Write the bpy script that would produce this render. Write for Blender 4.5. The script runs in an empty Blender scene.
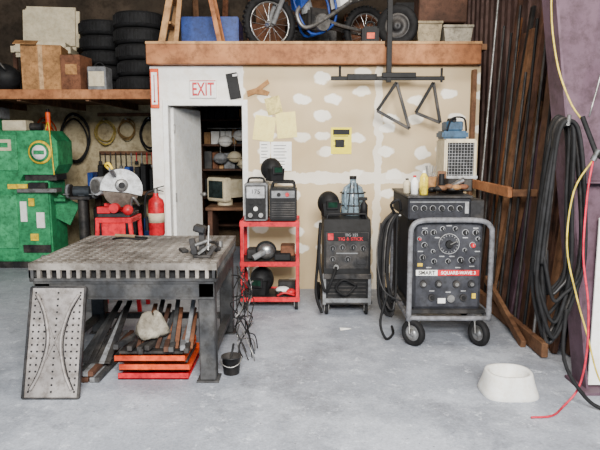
import bpy, bmesh, math, random
from mathutils import Matrix, Vector, Euler
random.seed(7)
R=math.radians
MATS={}
def M(name,col,rough=.6,metal=0,var=.22,scale=7,col2=None,lo=.4,hi=.65,bump=0,bscale=40,trans=0,dirt=.5,spec=.3):
    if name in MATS: return MATS[name]
    m=bpy.data.materials.new(name); m.use_nodes=True
    nt=m.node_tree; bs=nt.nodes['Principled BSDF']
    tc=nt.nodes.new('ShaderNodeTexCoord'); nz=nt.nodes.new('ShaderNodeTexNoise')
    nz.inputs['Scale'].default_value=scale; nz.inputs['Detail'].default_value=6
    nt.links.new(tc.outputs['Object'],nz.inputs['Vector'])
    rp=nt.nodes.new('ShaderNodeValToRGB'); rp.color_ramp.elements[0].position=lo; rp.color_ramp.elements[1].position=hi
    if col2 is None:
        a=[c*(1-var) for c in col]; b=[min(1,c*(1+var)) for c in col]
    else: a,b=col,col2
    rp.color_ramp.elements[0].color=(*a,1); rp.color_ramp.elements[1].color=(*b,1)
    nt.links.new(nz.outputs['Fac'],rp.inputs['Fac'])
    n3=nt.nodes.new('ShaderNodeTexNoise'); n3.inputs['Scale'].default_value=scale*2.7+3; n3.inputs['Detail'].default_value=9; n3.inputs['Roughness'].default_value=.75
    nt.links.new(tc.outputs['Object'],n3.inputs['Vector'])
    r3=nt.nodes.new('ShaderNodeValToRGB'); r3.color_ramp.elements[0].position=.36; r3.color_ramp.elements[0].color=(dirt,dirt*.95,dirt*.88,1); r3.color_ramp.elements[1].position=.55; r3.color_ramp.elements[1].color=(1,1,1,1)
    nt.links.new(n3.outputs['Fac'],r3.inputs['Fac'])
    mx=nt.nodes.new('ShaderNodeMix'); mx.data_type='RGBA'; mx.blend_type='MULTIPLY'; mx.inputs[0].default_value=1
    nt.links.new(rp.outputs['Color'],mx.inputs[6]); nt.links.new(r3.outputs['Color'],mx.inputs[7])
    nt.links.new(mx.outputs[2],bs.inputs['Base Color'])
    bs.inputs['Roughness'].default_value=rough; bs.inputs['Metallic'].default_value=metal; bs.inputs['Specular IOR Level'].default_value=spec
    if trans: bs.inputs['Transmission Weight'].default_value=trans
    if bump:
        n2=nt.nodes.new('ShaderNodeTexNoise'); n2.inputs['Scale'].default_value=bscale; n2.inputs['Detail'].default_value=5
        nt.links.new(tc.outputs['Object'],n2.inputs['Vector'])
        bp=nt.nodes.new('ShaderNodeBump'); bp.inputs['Strength'].default_value=bump; bp.inputs['Distance'].default_value=.01
        nt.links.new(n2.outputs['Fac'],bp.inputs['Height']); nt.links.new(bp.outputs['Normal'],bs.inputs['Normal'])
    MATS[name]=m; return m

# ---------- palette
BLK=M('black_paint',(.010,.010,.011),.6,spec=.2)
DK=M('dark_steel',(.022,.022,.024),.5,.4,col2=(.06,.054,.05))
RUB=M('rubber',(.010,.010,.011),.75,spec=.2)
STEEL=M('steel',(.26,.255,.25),.42,.75)
GREY=M('grey_paint',(.16,.165,.175),.55)
LGREY=M('light_grey_paint',(.34,.345,.36),.5)
WHITE=M('white_paint',(.80,.80,.78),.5,var=.05,dirt=.88)
CREAM=M('cream_plastic',(.54,.47,.33),.55,var=.1,dirt=.8)
RED=M('red_paint',(.52,.010,.02),.42)
ORED=M('orange_red_paint',(.75,.085,.012),.5,col2=(.45,.04,.01))
GREEN=M('green_paint',(.03,.25,.10),.45)
YEL=M('yellow_paint',(.80,.55,.03),.5)
BLUE=M('blue_paint',(.015,.05,.25),.45)
WOOD=M('wood_beam',(.24,.088,.032),.7,scale=3,col2=(.38,.16,.065))
WOODL=M('wood_light',(.34,.18,.075),.7,scale=3,col2=(.46,.27,.12))
WOODD=M('wood_dark',(.045,.020,.012),.75,scale=4,col2=(.10,.045,.027))
WOODM=M('wood_mid',(.11,.05,.025),.75,scale=4,col2=(.19,.095,.047))
CARD=M('cardboard',(.32,.16,.06),.8)
CARDD=M('cardboard_dark',(.15,.06,.03),.8)
PAPY=M('paper_yellow',(.85,.73,.27),.8,var=.06,dirt=.9)
PAPYB=M('paper_bright_yellow',(.85,.72,.04),.8,var=.05,dirt=.9)
PAPW=M('paper_white',(.85,.85,.83),.8,var=.04,dirt=.92)
MAROON=M('maroon_primer',(.065,.034,.050),.65,scale=2,col2=(.10,.060,.082))
CLOTH=M('cloth_grey',(.15,.13,.10),.9,bump=.8,bscale=15,col2=(.34,.31,.25))
GLASSY=M('translucent_plastic',(.30,.42,.52),.2,trans=.5,var=.05)
SILVER=M('silver_bright',(.55,.55,.55),.28,.9)
PLATE=M('galvanized_plate',(.19,.172,.165),.5,.2,scale=5,col2=(.29,.265,.255))
TOPM=M('cast_iron_top',(.10,.088,.078),.55,.2,scale=3,col2=(.27,.245,.22),bump=.3)
TABM=M('table_frame_steel',(.028,.029,.032),.6,.2,scale=5,col2=(.075,.073,.072))

class B:
    def __init__(s,name): s.name=name; s.v=[]; s.f=[]; s.fm=[]; s.fs=[]; s.m=[]; s.T=Matrix()
    def mi(s,m):
        if m not in s.m: s.m.append(m)
        return s.m.index(m)
    def add(s,vs,fs,mat,smooth=False,Mx=None):
        o=len(s.v); k=s.mi(mat); T=s.T@Mx if Mx is not None else s.T
        s.v+= [T@Vector(q) for q in vs]
        for f in fs:
            s.f.append([i+o for i in f]); s.fm.append(k); s.fs.append(smooth)
    def box(s,c,d,mat,rot=(0,0,0),bev=.004):
        Mx=Matrix.Translation(c)@Euler(rot).to_matrix().to_4x4()
        bm=bmesh.new(); bmesh.ops.create_cube(bm,size=1,matrix=Matrix.Diagonal((d[0],d[1],d[2],1)))
        if bev and min(d)>bev*2.5: bmesh.ops.bevel(bm,geom=bm.edges[:],offset=bev,segments=2 if bev>.01 else 1,affect='EDGES')
        bm.verts.ensure_lookup_table()
        for i,q in enumerate(bm.verts): q.index=i
        s.add([q.co.copy() for q in bm.verts],[[q.index for q in f.verts] for f in bm.faces],mat,False,Mx); bm.free()
    def bb(s,x0,x1,y0,y1,z0,z1,mat,bev=.004): s.box(((x0+x1)/2,(y0+y1)/2,(z0+z1)/2),(abs(x1-x0),abs(y1-y0),abs(z1-z0)),mat,bev=bev)
    def beam(s,p0,p1,w,h,mat,bev=.003):
        p0=Vector(p0);p1=Vector(p1);d=p1-p0
        Mx=Matrix.Translation((p0+p1)/2)@d.to_track_quat('Z','Y').to_matrix().to_4x4()
        T=s.T; s.T=T@Mx; s.box((0,0,0),(w,h,d.length),mat,bev=bev); s.T=T
    def lathe(s,prof,c,mat,d=(0,0,1),n=28,closed=False):
        Mx=Matrix.Translation(c)@Vector(d).to_track_quat('Z','Y').to_matrix().to_4x4()
        P=list(prof)+([prof[0]] if closed else [])
        vs=[];fs=[]
        for q in P:
            for i in range(n):
                t=2*math.pi*i/n; vs.append((q[0]*math.cos(t),q[0]*math.sin(t),q[1]))
        for j in range(len(P)-1):
            for i in range(n): fs.append([j*n+i,j*n+(i+1)%n,(j+1)*n+(i+1)%n,(j+1)*n+i])
        s.add(vs,fs,mat,True,Mx)
    def cyl(s,p0,p1,r,mat,r2=None,n=18):
        p0=Vector(p0);p1=Vector(p1);d=p1-p0;L=d.length;r2=r if r2 is None else r2
        s.lathe([(r,0),(r2,L)],p0,mat,d,n)
        Mx=Matrix.Translation(p0)@d.to_track_quat('Z','Y').to_matrix().to_4x4()
        for z,rr,fl in((0,r,1),(L,r2,0)):
            vs=[(rr*math.cos(2*math.pi*i/n),rr*math.sin(2*math.pi*i/n),z) for i in range(n)]
            f=list(range(n)); 
            if fl: f=f[::-1]
            s.add(vs,[f],mat,False,Mx)
    def torus(s,c,Rr,r,mat,d=(0,0,1),n=32,k=10,sy=1):
        Mx=Matrix.Translation(c)@Vector(d).to_track_quat('Z','Y').to_matrix().to_4x4()
        vs=[((Rr+r*math.cos(b))*math.cos(a),(Rr+r*math.cos(b))*math.sin(a)*sy,r*math.sin(b)) for a in [2*math.pi*i/n for i in range(n)] for b in [2*math.pi*j/k for j in range(k)]]
        fs=[[i*k+j,((i+1)%n)*k+j,((i+1)%n)*k+(j+1)%k,i*k+(j+1)%k] for i in range(n) for j in range(k)]
        s.add(vs,fs,mat,True,Mx)
    def sph(s,c,r,mat,sc=(1,1,1),rot=(0,0,0),n=20,k=12,jit=0):
        Mx=Matrix.Translation(c)@Euler(rot).to_matrix().to_4x4()@Matrix.Diagonal((sc[0],sc[1],sc[2],1))
        bm=bmesh.new(); bmesh.ops.create_uvsphere(bm,u_segments=n,v_segments=k,radius=r)
        for i,q in enumerate(bm.verts):
            q.index=i
            if jit: q.co*=1+random.uniform(-jit,jit)
        s.add([q.co.copy() for q in bm.verts],[[q.index for q in f.verts] for f in bm.faces],mat,True,Mx); bm.free()
    def tube(s,pts,r,mat,n=8,closed=False,sm=5):
        P=[Vector(p) for p in pts]
        if sm>1 and len(P)>2:
            Q=[];N=len(P)
            rng=range(N) if closed else range(N-1)
            for i in rng:
                if closed: a,b,c,d=P[i-1],P[i],P[(i+1)%N],P[(i+2)%N]
                else: a,b,c,d=P[max(i-1,0)],P[i],P[i+1],P[min(i+2,N-1)]
                for k in range(sm):
                    t=k/sm; Q.append(.5*((2*b)+(c-a)*t+(2*a-5*b+4*c-d)*t*t+(3*b-a-3*c+d)*t**3))
            if not closed: Q.append(P[-1])
            P=Q
        N=len(P); vs=[];up=None
        for i in range(N):
            a=P[i-1] if (i>0 or closed) else P[i]; b=P[(i+1)%N] if (i<N-1 or closed) else P[i]
            t=(b-a); t=t.normalized() if t.length>1e-7 else Vector((0,0,1))
            if up is None: up=t.orthogonal().normalized()
            up=(up-t*up.dot(t)); up=up.normalized() if up.length>1e-6 else t.orthogonal().normalized()
            w=t.cross(up)
            for j in range(n):
                an=2*math.pi*j/n; vs.append(P[i]+up*(r*math.cos(an))+w*(r*math.sin(an)))
        fs=[]
        for i in range(N if closed else N-1):
            i2=(i+1)%N
            for j in range(n): fs.append([i*n+j,i*n+(j+1)%n,i2*n+(j+1)%n,i2*n+j])
        if not closed: fs.append(list(range(n))[::-1]); fs.append([(N-1)*n+j for j in range(n)])
        s.add(vs,fs,mat,True)
    def prism(s,pts,y0,y1,mat,plane='XZ'):
        n=len(pts)
        def mk(p,y): return (p[0],y,p[1]) if plane=='XZ' else ((y,p[0],p[1]) if plane=='YZ' else (p[0],p[1],y))
        vs=[mk(p,y0) for p in pts]+[mk(p,y1) for p in pts]
        fs=[list(range(n)),list(range(2*n-1,n-1,-1))]+[[i,i+n,(i+1)%n+n,(i+1)%n] for i in range(n)]
        s.add(vs,fs,mat)
    def text(s,t,loc,size,mat,rot=(R(90),0,0),ext=.001,sx=1,off=0):
        cu=bpy.data.curves.new('t','FONT'); cu.body=t; cu.size=size; cu.extrude=ext; cu.align_x='CENTER'; cu.align_y='CENTER'; cu.offset=off
        o=bpy.data.objects.new('t',cu); bpy.context.scene.collection.objects.link(o)
        dg=bpy.context.evaluated_depsgraph_get(); me=bpy.data.meshes.new_from_object(o.evaluated_get(dg))
        Mx=Matrix.Translation(loc)@Euler(rot).to_matrix().to_4x4()@Matrix.Diagonal((sx,1,1,1))
        s.add([v.co.copy() for v in me.vertices],[list(p.vertices) for p in me.polygons],mat,False,Mx)
        bpy.data.objects.remove(o); bpy.data.meshes.remove(me); bpy.data.curves.remove(cu)
    def done(s):
        xs=[v.x for v in s.v];ys=[v.y for v in s.v];zs=[v.z for v in s.v]
        o=Vector(((min(xs)+max(xs))/2,(min(ys)+max(ys))/2,min(zs)))
        me=bpy.data.meshes.new(s.name); me.from_pydata([v-o for v in s.v],[],s.f)
        for m in s.m: me.materials.append(m)
        me.polygons.foreach_set('material_index',s.fm); me.polygons.foreach_set('use_smooth',s.fs)
        bm=bmesh.new(); bm.from_mesh(me)
        bmesh.ops.recalc_face_normals(bm,faces=bm.faces); bm.to_mesh(me); bm.free()
        me.update()
        ob=bpy.data.objects.new(s.name,me); ob.location=o; bpy.context.scene.collection.objects.link(ob); return ob

def wheel(b,c,r,w,d=(1,0,0),tm=RUB,hm=GREY):
    h=w/2
    b.lathe([(r*.6,-h*.7),(r*.72,-h),(r*.93,-h),(r,-h*.6),(r,h*.6),(r*.93,h),(r*.72,h),(r*.6,h*.7)],c,tm,d,24,closed=True)
    b.lathe([(.001,-h*.5),(r*.2,-h*.9),(r*.22,-h*.4),(r*.5,-h*.35),(r*.62,-h*.75),(r*.62,h*.75),(r*.5,h*.35),(r*.22,h*.4),(r*.2,h*.9),(.001,h*.5)],c,hm,d,24)
def caster(b,x,y,r,z):
    b.bb(x-.025,x+.025,y-.03,y+.03,z-.008,z,STEEL,.001)
    b.bb(x-.022,x-.017,y-.02,y+.02,r*.8,z-.006,STEEL,.0); b.bb(x+.017,x+.022,y-.02,y+.02,r*.8,z-.006,STEEL,0)
    wheel(b,(x,y,r),r,.028)
def helmet(b,c,mat,s=1,rot=0):
    T=b.T; b.T=T@Matrix.Translation(c)@Matrix.Rotation(rot,4,'Z')@Matrix.Scale(s,4)
    b.sph((0,0,.13),.13,mat,(.9,1.05,1.0))
    b.prism([(-.1,.14),(-.085,.0),(-.05,-.0),(.05,-.0),(.085,.0),(.1,.14)],-.13,-.02,mat)
    b.box((0,-.135,.12),(.13,.03,.10),BLK,bev=.008); b.box((0,-.152,.125),(.1,.006,.055),M('lens_green',(.01,.03,.02),.1),bev=0)
    b.T=T

# =================== ROOM ===================
def nodes_floor():
    m=bpy.data.materials.new('concrete_floor'); m.use_nodes=True; nt=m.node_tree; bs=nt.nodes['Principled BSDF']; L=nt.links
    tc=nt.nodes.new('ShaderNodeTexCoord')
    def noise(sc,det,ro=.6,off=0):
        n=nt.nodes.new('ShaderNodeTexNoise'); n.inputs['Scale'].default_value=sc; n.inputs['Detail'].default_value=det; n.inputs['Roughness'].default_value=ro
        mp=nt.nodes.new('ShaderNodeMapping'); mp.inputs['Location'].default_value=(off,off*.7,off*.3); L.new(tc.outputs['Object'],mp.inputs['Vector']); L.new(mp.outputs[0],n.inputs['Vector']); return n
    def ramp(src,p0,c0,p1,c1):
        r=nt.nodes.new('ShaderNodeValToRGB'); r.color_ramp.elements[0].position=p0; r.color_ramp.elements[0].color=(*c0,1); r.color_ramp.elements[1].position=p1; r.color_ramp.elements[1].color=(*c1,1)
        L.new(src.outputs[0],r.inputs[0]); return r
    def mix(a,b,f,mode='MIX'):
        x=nt.nodes.new('ShaderNodeMix'); x.data_type='RGBA'; x.blend_type=mode
        if isinstance(f,float): x.inputs[0].default_value=f
        else: L.new(f.outputs[0],x.inputs[0])
        L.new(a,x.inputs[6])
        if isinstance(b,tuple): x.inputs[7].default_value=(*b,1)
        else: L.new(b,x.inputs[7])
        return x.outputs[2]
    base=ramp(noise(1.0,9),.38,(.19,.205,.24),.62,(.31,.335,.39)).outputs[0]
    f1=ramp(noise(1.4,12,.75,5),.48,(0,0,0),.62,(.7,.7,.7)); base=mix(base,(.44,.47,.535),f1)
    f3=ramp(noise(1.9,12,.78,11),.55,(0,0,0),.66,(.6,.6,.6)); base=mix(base,(.12,.125,.145),f3)
    f2=ramp(noise(9,12,.85,17),.56,(0,0,0),.61,(.65,.65,.65)); base=mix(base,(.62,.655,.72),f2)
    f5=ramp(noise(22,8,.85,23),.60,(0,0,0),.64,(.75,.75,.75)); base=mix(base,(.08,.08,.09),f5)
    f4=ramp(noise(70,4,.7,3),.35,(.78,.78,.78),.65,(1.08,1.08,1.08)); base=mix(base,f4.outputs[0],1.0,'MULTIPLY')
    L.new(base,bs.inputs['Base Color']); bs.inputs['Roughness'].default_value=.55; bs.inputs['Specular IOR Level'].default_value=.35
    bp=nt.nodes.new('ShaderNodeBump'); bp.inputs['Strength'].default_value=.2; bp.inputs['Distance'].default_value=.01
    L.new(noise(25,6).outputs[0],bp.inputs['Height']); L.new(bp.outputs['Normal'],bs.inputs['Normal'])
    return m
def nodes_drywall():
    m=bpy.data.materials.new('mudded_drywall'); m.use_nodes=True; nt=m.node_tree; bs=nt.nodes['Principled BSDF']; L=nt.links
    tc=nt.nodes.new('ShaderNodeTexCoord'); nz=nt.nodes.new('ShaderNodeTexNoise'); nz.inputs['Scale'].default_value=7; nz.inputs['Detail'].default_value=5
    L.new(tc.outputs['Object'],nz.inputs['Vector'])
    s=nt.nodes.new('ShaderNodeVectorMath'); s.operation='SUBTRACT'; s.inputs[1].default_value=(.5,.5,.5); L.new(nz.outputs['Color'],s.inputs[0])
    k=nt.nodes.new('ShaderNodeVectorMath'); k.operation='SCALE'; k.inputs['Scale'].default_value=.12; L.new(s.outputs[0],k.inputs[0])
    a=nt.nodes.new('ShaderNodeVectorMath'); L.new(tc.outputs['Object'],a.inputs[0]); L.new(k.outputs[0],a.inputs[1])
    sp=nt.nodes.new('ShaderNodeSeparateXYZ'); L.new(a.outputs[0],sp.inputs[0])
    def op(o,v,kind='MULTIPLY'):
        q=nt.nodes.new('ShaderNodeMath'); q.operation=kind
        if hasattr(v,'links'): L.new(v,q.inputs[1])
        else: q.inputs[1].default_value=v
        L.new(o,q.inputs[0]); return q.outputs[0]
    cb=nt.nodes.new('ShaderNodeCombineXYZ'); L.new(op(sp.outputs['X'],3.0),cb.inputs[0]); L.new(op(sp.outputs['Z'],4.9),cb.inputs[1])
    vo=nt.nodes.new('ShaderNodeTexVoronoi'); vo.voronoi_dimensions='2D'; vo.inputs['Scale'].default_value=1.0; vo.inputs['Randomness'].default_value=.6; L.new(cb.outputs[0],vo.inputs['Vector'])
    r=nt.nodes.new('ShaderNodeValToRGB'); r.color_ramp.elements[0].position=.23; r.color_ramp.elements[0].color=(1,1,1,1); r.color_ramp.elements[1].position=.29; r.color_ramp.elements[1].color=(0,0,0,1)
    L.new(vo.outputs['Distance'],r.inputs[0])
    sc=nt.nodes.new('ShaderNodeSeparateColor'); L.new(vo.outputs['Color'],sc.inputs[0])
    gt=op(sc.outputs[0],.25,'GREATER_THAN')
    cur=op(r.outputs[0],gt)
    def seam(out,pos,w):
        ab=op(op(out,pos,'SUBTRACT'),0,'ABSOLUTE'); return op(op(ab,w,'LESS_THAN'),.7)
    for o in (seam(sp.outputs['Z'],1.22,.06),seam(sp.outputs['X'],.67,.04)):
        cur=op(cur,o,'MAXIMUM')
    mxn=op(cur,.9)
    x=nt.nodes.new('ShaderNodeMix'); x.data_type='RGBA'; x.inputs[6].default_value=(.55,.43,.265,1); x.inputs[7].default_value=(.90,.87,.79,1); L.new(mxn,x.inputs[0])
    n3=nt.nodes.new('ShaderNodeTexNoise'); n3.inputs['Scale'].default_value=1.5; n3.inputs['Detail'].default_value=8; L.new(tc.outputs['Object'],n3.inputs['Vector'])
    r3=nt.nodes.new('ShaderNodeValToRGB'); r3.color_ramp.elements[0].position=.35; r3.color_ramp.elements[0].color=(.84,.80,.74,1); r3.color_ramp.elements[1].position=.6; r3.color_ramp.elements[1].color=(1,1,1,1); L.new(n3.outputs['Fac'],r3.inputs[0])
    x2=nt.nodes.new('ShaderNodeMix'); x2.data_type='RGBA'; x2.blend_type='MULTIPLY'; x2.inputs[0].default_value=1; L.new(x.outputs[2],x2.inputs[6]); L.new(r3.outputs[0],x2.inputs[7])
    L.new(x2.outputs[2],bs.inputs['Base Color']); bs.inputs['Roughness'].default_value=.85
    return m
FLOOR=nodes_floor(); DRY=nodes_drywall()
WALLW=M('white_wall_paint',(.80,.78,.74),.7,var=.05,scale=2,dirt=.88)
PLY=M('beige_wall_board',(.34,.27,.155),.8,scale=1.5,col2=(.46,.39,.25))
def shell(name,boxes):
    b=B(name)
    for q in boxes: b.bb(*q[:6],q[6],bev=0)
    return b.done()
shell('floor',[(-6,3.2,-5,9.6,-.15,0,FLOOR)])
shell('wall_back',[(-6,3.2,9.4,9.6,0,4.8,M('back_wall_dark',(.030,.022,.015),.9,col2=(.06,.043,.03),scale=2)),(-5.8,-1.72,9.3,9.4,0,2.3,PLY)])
shell('wall_left',[(-6.1,-5.9,-1,9.6,0,4.8,M('left_wall',(.2,.18,.15),.9))])
shell('ceiling',[(-6.1,3.2,-1.0,9.6,4.8,4.95,M('ceil',(.16,.14,.12),.9))])
b=B('wall_right'); SID=M('metal_siding',(.08,.045,.04),.65,scale=2,col2=(.13,.08,.07))
y=2.4
b.bb(2.32,2.4,2.4,9.4,0,4.8,SID,0)
while y<9.3:
    b.bb(2.29,2.321,y,y+.06,0,4.8,SID,0); y+=.2
b.done()
b=B('wall_office')
b.bb(-1.58,-1.41,6.4,6.5,0,2.395,WALLW,0); b.bb(-1.41,-.60,6.4,6.5,2.0,2.395,WALLW,0)
b.bb(-.60,1.9,6.4,6.5,0,2.395,DRY,0)
b.bb(-1.58,-1.5,6.5,9.3,0,2.395,WALLW,0)
b.bb(1.82,1.9,6.5,9.3,0,2.395,DRY,0)
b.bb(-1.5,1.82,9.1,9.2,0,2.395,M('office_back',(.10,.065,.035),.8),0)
b.done()
b=B('trim_1')
b.bb(-1.455,-1.40,6.385,6.52,0,2.05,WHITE); b.bb(-.615,-.555,6.385,6.52,0,2.05,WHITE); b.bb(-1.40,-.615,6.385,6.52,1.99,2.05,WHITE)
b.done()
b=B('trim_2'); b.bb(-1.58,1.86,6.26,6.38,2.40,2.62,WOOD,.006); b.bb(-1.58,1.86,6.25,6.26,2.60,2.625,WOODL,0); b.done()
b=B('mezzanine_platform')
b.bb(-1.6,1.95,6.38,9.3,2.56,2.62,WOODM,0)
for i in range(9): b.bb(-1.55+i*.42,-1.51+i*.42,6.38,9.3,2.40,2.56,WOODM,0)
b.done()
b=B('door_1')
b.T=Matrix.Translation((-1.39,6.53,0))@Matrix.Rotation(R(77),4,'Z')
b.bb(0,.76,-.02,.02,.01,1.98,WHITE,.003)
for z in(.3,1.0,1.75): b.cyl((0,-.028,z-.05),(0,-.028,z+.05),.008,STEEL)
for sgn in(-1,1):
    b.cyl((.70,sgn*.02,.98),(.70,sgn*.06,.98),.012,STEEL); b.sph((.70,sgn*.075,.98),.028,STEEL)
b.done()
b=B('steel_column')
b.prism([(1.86,0),(2.28,0),(2.28,4.7),(1.20,4.7)],3.755,3.767,MAROON)
b.prism([(1.857,0),(1.872,0),(1.212,4.7),(1.197,4.7)],3.66,3.86,MAROON)
b.bb(2.27,2.285,3.66,3.86,0,4.7,MAROON,0)
b.bb(1.82,2.29,3.6,3.9,0,.02,MAROON,0)
for z in(1.35,2.6): b.prism([(1.66-.0,z),(2.27,z),(2.27,z+.012),(1.66,z+.012)],3.67,3.755,MAROON)
b.bb(1.885,2.26,3.70,3.715,.03,1.13,WHITE,.002)
b.done()

# =================== WALL ITEMS ===================
b=B('exit_sign'); b.bb(-1.16,-.88,6.37,6.398,2.065,2.255,WHITE,.004)
b.bb(-1.155,-.885,6.366,6.371,2.238,2.247,RED,0)
b.text('EXIT',(-1.02,6.367,2.15),.19,RED,sx=.60,off=.0035); b.done()
b=B('wall_thermometer'); b.bb(-1.575,-1.485,6.375,6.398,1.96,2.37,ORED,.006); b.bb(-1.56,-1.50,6.37,6.376,2.0,2.33,WHITE,0); b.cyl((-1.53,6.367,2.03),(-1.53,6.367,2.3),.005,RED); b.sph((-1.53,6.367,2.03),.012,RED); b.done()
b=B('hanging_clipboard'); b.box((-.70,6.385,2.19),(.12,.02,.27),BLK,(0,R(-10),0)); b.box((-.68,6.37,2.30),(.06,.015,.03),STEEL,(0,R(-10),0)); b.done()
b=B('wooden_template')
b.prism([(-.56,2.14),(-.46,2.17),(-.34,2.26),(-.32,2.22),(-.40,2.16),(-.32,2.13),(-.34,2.09),(-.47,2.11),(-.55,2.08)],6.375,6.399,CARD); b.done()
def paper(name,x0,x1,z0,z1,m,lines=0,rot=0,hdr=None):
    b=B(name); b.T=Matrix.Translation(((x0+x1)/2,6.397,(z0+z1)/2))@Matrix.Rotation(rot,4,'Y')
    w=(x1-x0)/2;h=(z1-z0)/2; b.bb(-w,w,-.003,.003,-h,h,m,0)
    for i in range(lines):
        z=h*.75-i*(1.5*h/max(1,lines)); b.bb(-w*.75,w*random.uniform(.3,.75),-.0045,-.003,z-.006,z+.002,GREY if hdr is None else BLK,0)
    if hdr: b.bb(-w*.8,w*.8,-.0046,-.003,h*.45,h*.85,BLK,0); b.bb(-w*.6,w*.3,-.0046,-.003,-h*.5,h*.1,BLK,0)
    b.done()
paper('wall_paper_note',-.49,-.27,1.62,1.88,PAPY,0,R(8)); paper('wall_paper_note',-.25,-.04,1.65,1.92,PAPY,0,R(-5)); paper('wall_paper_note',-.36,-.20,1.90,2.08,M('paper_tan',(.70,.58,.22),.8),0,R(-14))
paper('wall_paper_note',-.43,-.32,1.38,1.61,PAPW,5); paper('wall_poster',-.31,-.09,1.30,1.61,PAPW,7,0); paper('warning_poster',.33,.55,1.48,1.76,PAPYB,4,0,True)
b=B('hanging_pipe_rack')
b.beam((.89,6.1,2.2),(.89,6.1,3.4),.05,.05,BLK); b.beam((.31,6.1,2.24),(1.45,6.1,2.24),.03,.04,BLK)
b.beam((.89,6.1,2.60),(.89,6.25,2.60),.05,.05,BLK)
b.box((.62,6.09,2.25),(.30,.05,.06),BLK); b.box((.99,6.09,2.27),(.34,.04,.05),BLK); b.cyl((.40,6.1,2.25),(.40,6.1,2.36),.012,BLK); b.cyl((1.42,6.1,2.2),(1.42,6.1,2.34),.012,BLK)
for (a,c,d) in(((.97,2.20),(.78,1.92),(1.11,1.74)),((1.34,2.20),(1.17,1.90),(1.42,1.80))):
    for p,q in((a,c),(c,d),(d,a)): b.beam((p[0],6.1,p[1]),(q[0],6.1,q[1]),.028,.03,BLK if p==a else DK)
b.done()
b=B('fire_extinguisher'); c=(-1.53,6.28,.62)
b.lathe([(0,0),(.075,0),(.085,.015),(.085,.34),(.075,.38),(.035,.41),(.028,.43),(.028,.45)],c,RED,n=28)
b.lathe([(.0855,.14),(.0863,.14),(.0863,.24),(.0855,.24)],c,CREAM,n=28)
b.cyl((-1.53,6.28,1.06),(-1.53,6.28,1.12),.025,STEEL); b.box((-1.50,6.28,1.13),(.13,.02,.012),BLK,(0,R(-15),0)); b.box((-1.50,6.28,1.10),(.11,.02,.01),BLK,(0,R(12),0))
b.tube([(-1.55,6.26,1.10),(-1.62,6.23,1.06),(-1.635,6.22,.9),(-1.62,6.22,.78)],.012,BLK); b.cyl((-1.62,6.22,.79),(-1.62,6.22,.68),.015,BLK,.022)
b.bb(-1.56,-1.5,6.36,6.399,.6,1.0,STEEL); b.bb(-1.56,-1.5,6.2,6.38,.605,.62,STEEL)
b.done()

# =================== OFFICE INTERIOR ===================
b=B('office_desk'); b.bb(-1.18,-.2,7.35,8.0,.76,.80,WOODM); b.bb(-1.16,-1.1,7.4,7.95,0,.76,WOODD); b.bb(-.7,-.22,7.4,7.95,0,.76,WOODD)
for z in(.1,.33,.56): b.bb(-.68,-.25,7.385,7.4,z,z+.2,WOODM)
b.done()
b=B('crt_monitor'); b.T=Matrix.Translation((-.97,7.66,0))@Matrix.Rotation(R(-40),4,'Z')@Matrix.Translation((.99,-7.66,0)); b.bb(-1.16,-.82,7.5,7.62,.86,1.16,CREAM,.015); b.prism([(-1.12,.9),(-.86,.9),(-.86,1.13),(-1.12,1.13)],7.6,7.85,CREAM); b.bb(-1.12,-.86,7.493,7.505,.90,1.12,M('screen',(.02,.03,.03),.15),.004); b.cyl((-.99,7.66,.802),(-.99,7.66,.87),.1,CREAM); b.done()
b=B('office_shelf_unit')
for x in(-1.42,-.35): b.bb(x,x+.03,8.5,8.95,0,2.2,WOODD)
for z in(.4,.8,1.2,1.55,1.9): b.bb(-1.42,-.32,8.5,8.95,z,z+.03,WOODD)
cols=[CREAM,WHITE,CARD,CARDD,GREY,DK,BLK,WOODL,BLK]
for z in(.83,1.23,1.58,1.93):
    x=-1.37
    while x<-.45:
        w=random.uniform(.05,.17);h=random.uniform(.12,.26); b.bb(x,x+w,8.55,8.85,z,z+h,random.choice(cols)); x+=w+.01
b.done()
b=B('hard_hat_rack'); 
for x,z,mm in((-1.05,1.62,WHITE),(-.92,1.40,CREAM),(-.84,1.7,WHITE),(-1.12,1.38,GREY),(-.78,1.3,CREAM)):
    b.sph((x,8.42,z),.1,mm,(1,.8,.8)); b.torus((x,8.42,z-.01),.105,.008,mm,(0,0,1)); b.cyl((x,8.42,z),(x,8.42,1.8),.004,STEEL)
b.cyl((-1.3,8.42,1.80),(-.6,8.42,1.80),.01,STEEL)
b.done()

# =================== MEZZANINE ITEMS ===================
zm=2.622
b=B('step_ladder')
for y in(6.62,7.02):
    b.beam((-1.50,y,zm+.02),(-1.22,y,zm+1.3),.035,.07,WOODL); b.beam((-.86,y,zm+.02),(-1.12,y,zm+1.3),.035,.05,WOOD)
for i in range(1,5):
    t=i/5; b.box((-1.50+.28*t,6.82,zm+1.3*t),(.1,.38,.025),WOODL)
b.box((-1.17,6.82,zm+1.31),(.22,.46,.03),WOODL)
b.beam((-1.36,6.6,zm+.6),(-.98,6.6,zm+.6),.02,.02,STEEL); b.beam((-.93,6.62,zm+.35),(-.93,7.02,zm+.35),.03,.02,WOOD)
b.beam((-.88,7.0,zm+.1),(-1.05,6.64,zm+1.0),.03,.02,WOOD); b.beam((-1.34,6.60,zm+.02),(-1.20,6.60,zm+1.2),.02,.05,WOODL)
b.done()
b=B('dirt_bike'); b.T=Matrix.Translation((-.35,7.15,zm+.015))@Matrix.Rotation(R(28),4,'Z')
wr=.33
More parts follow.
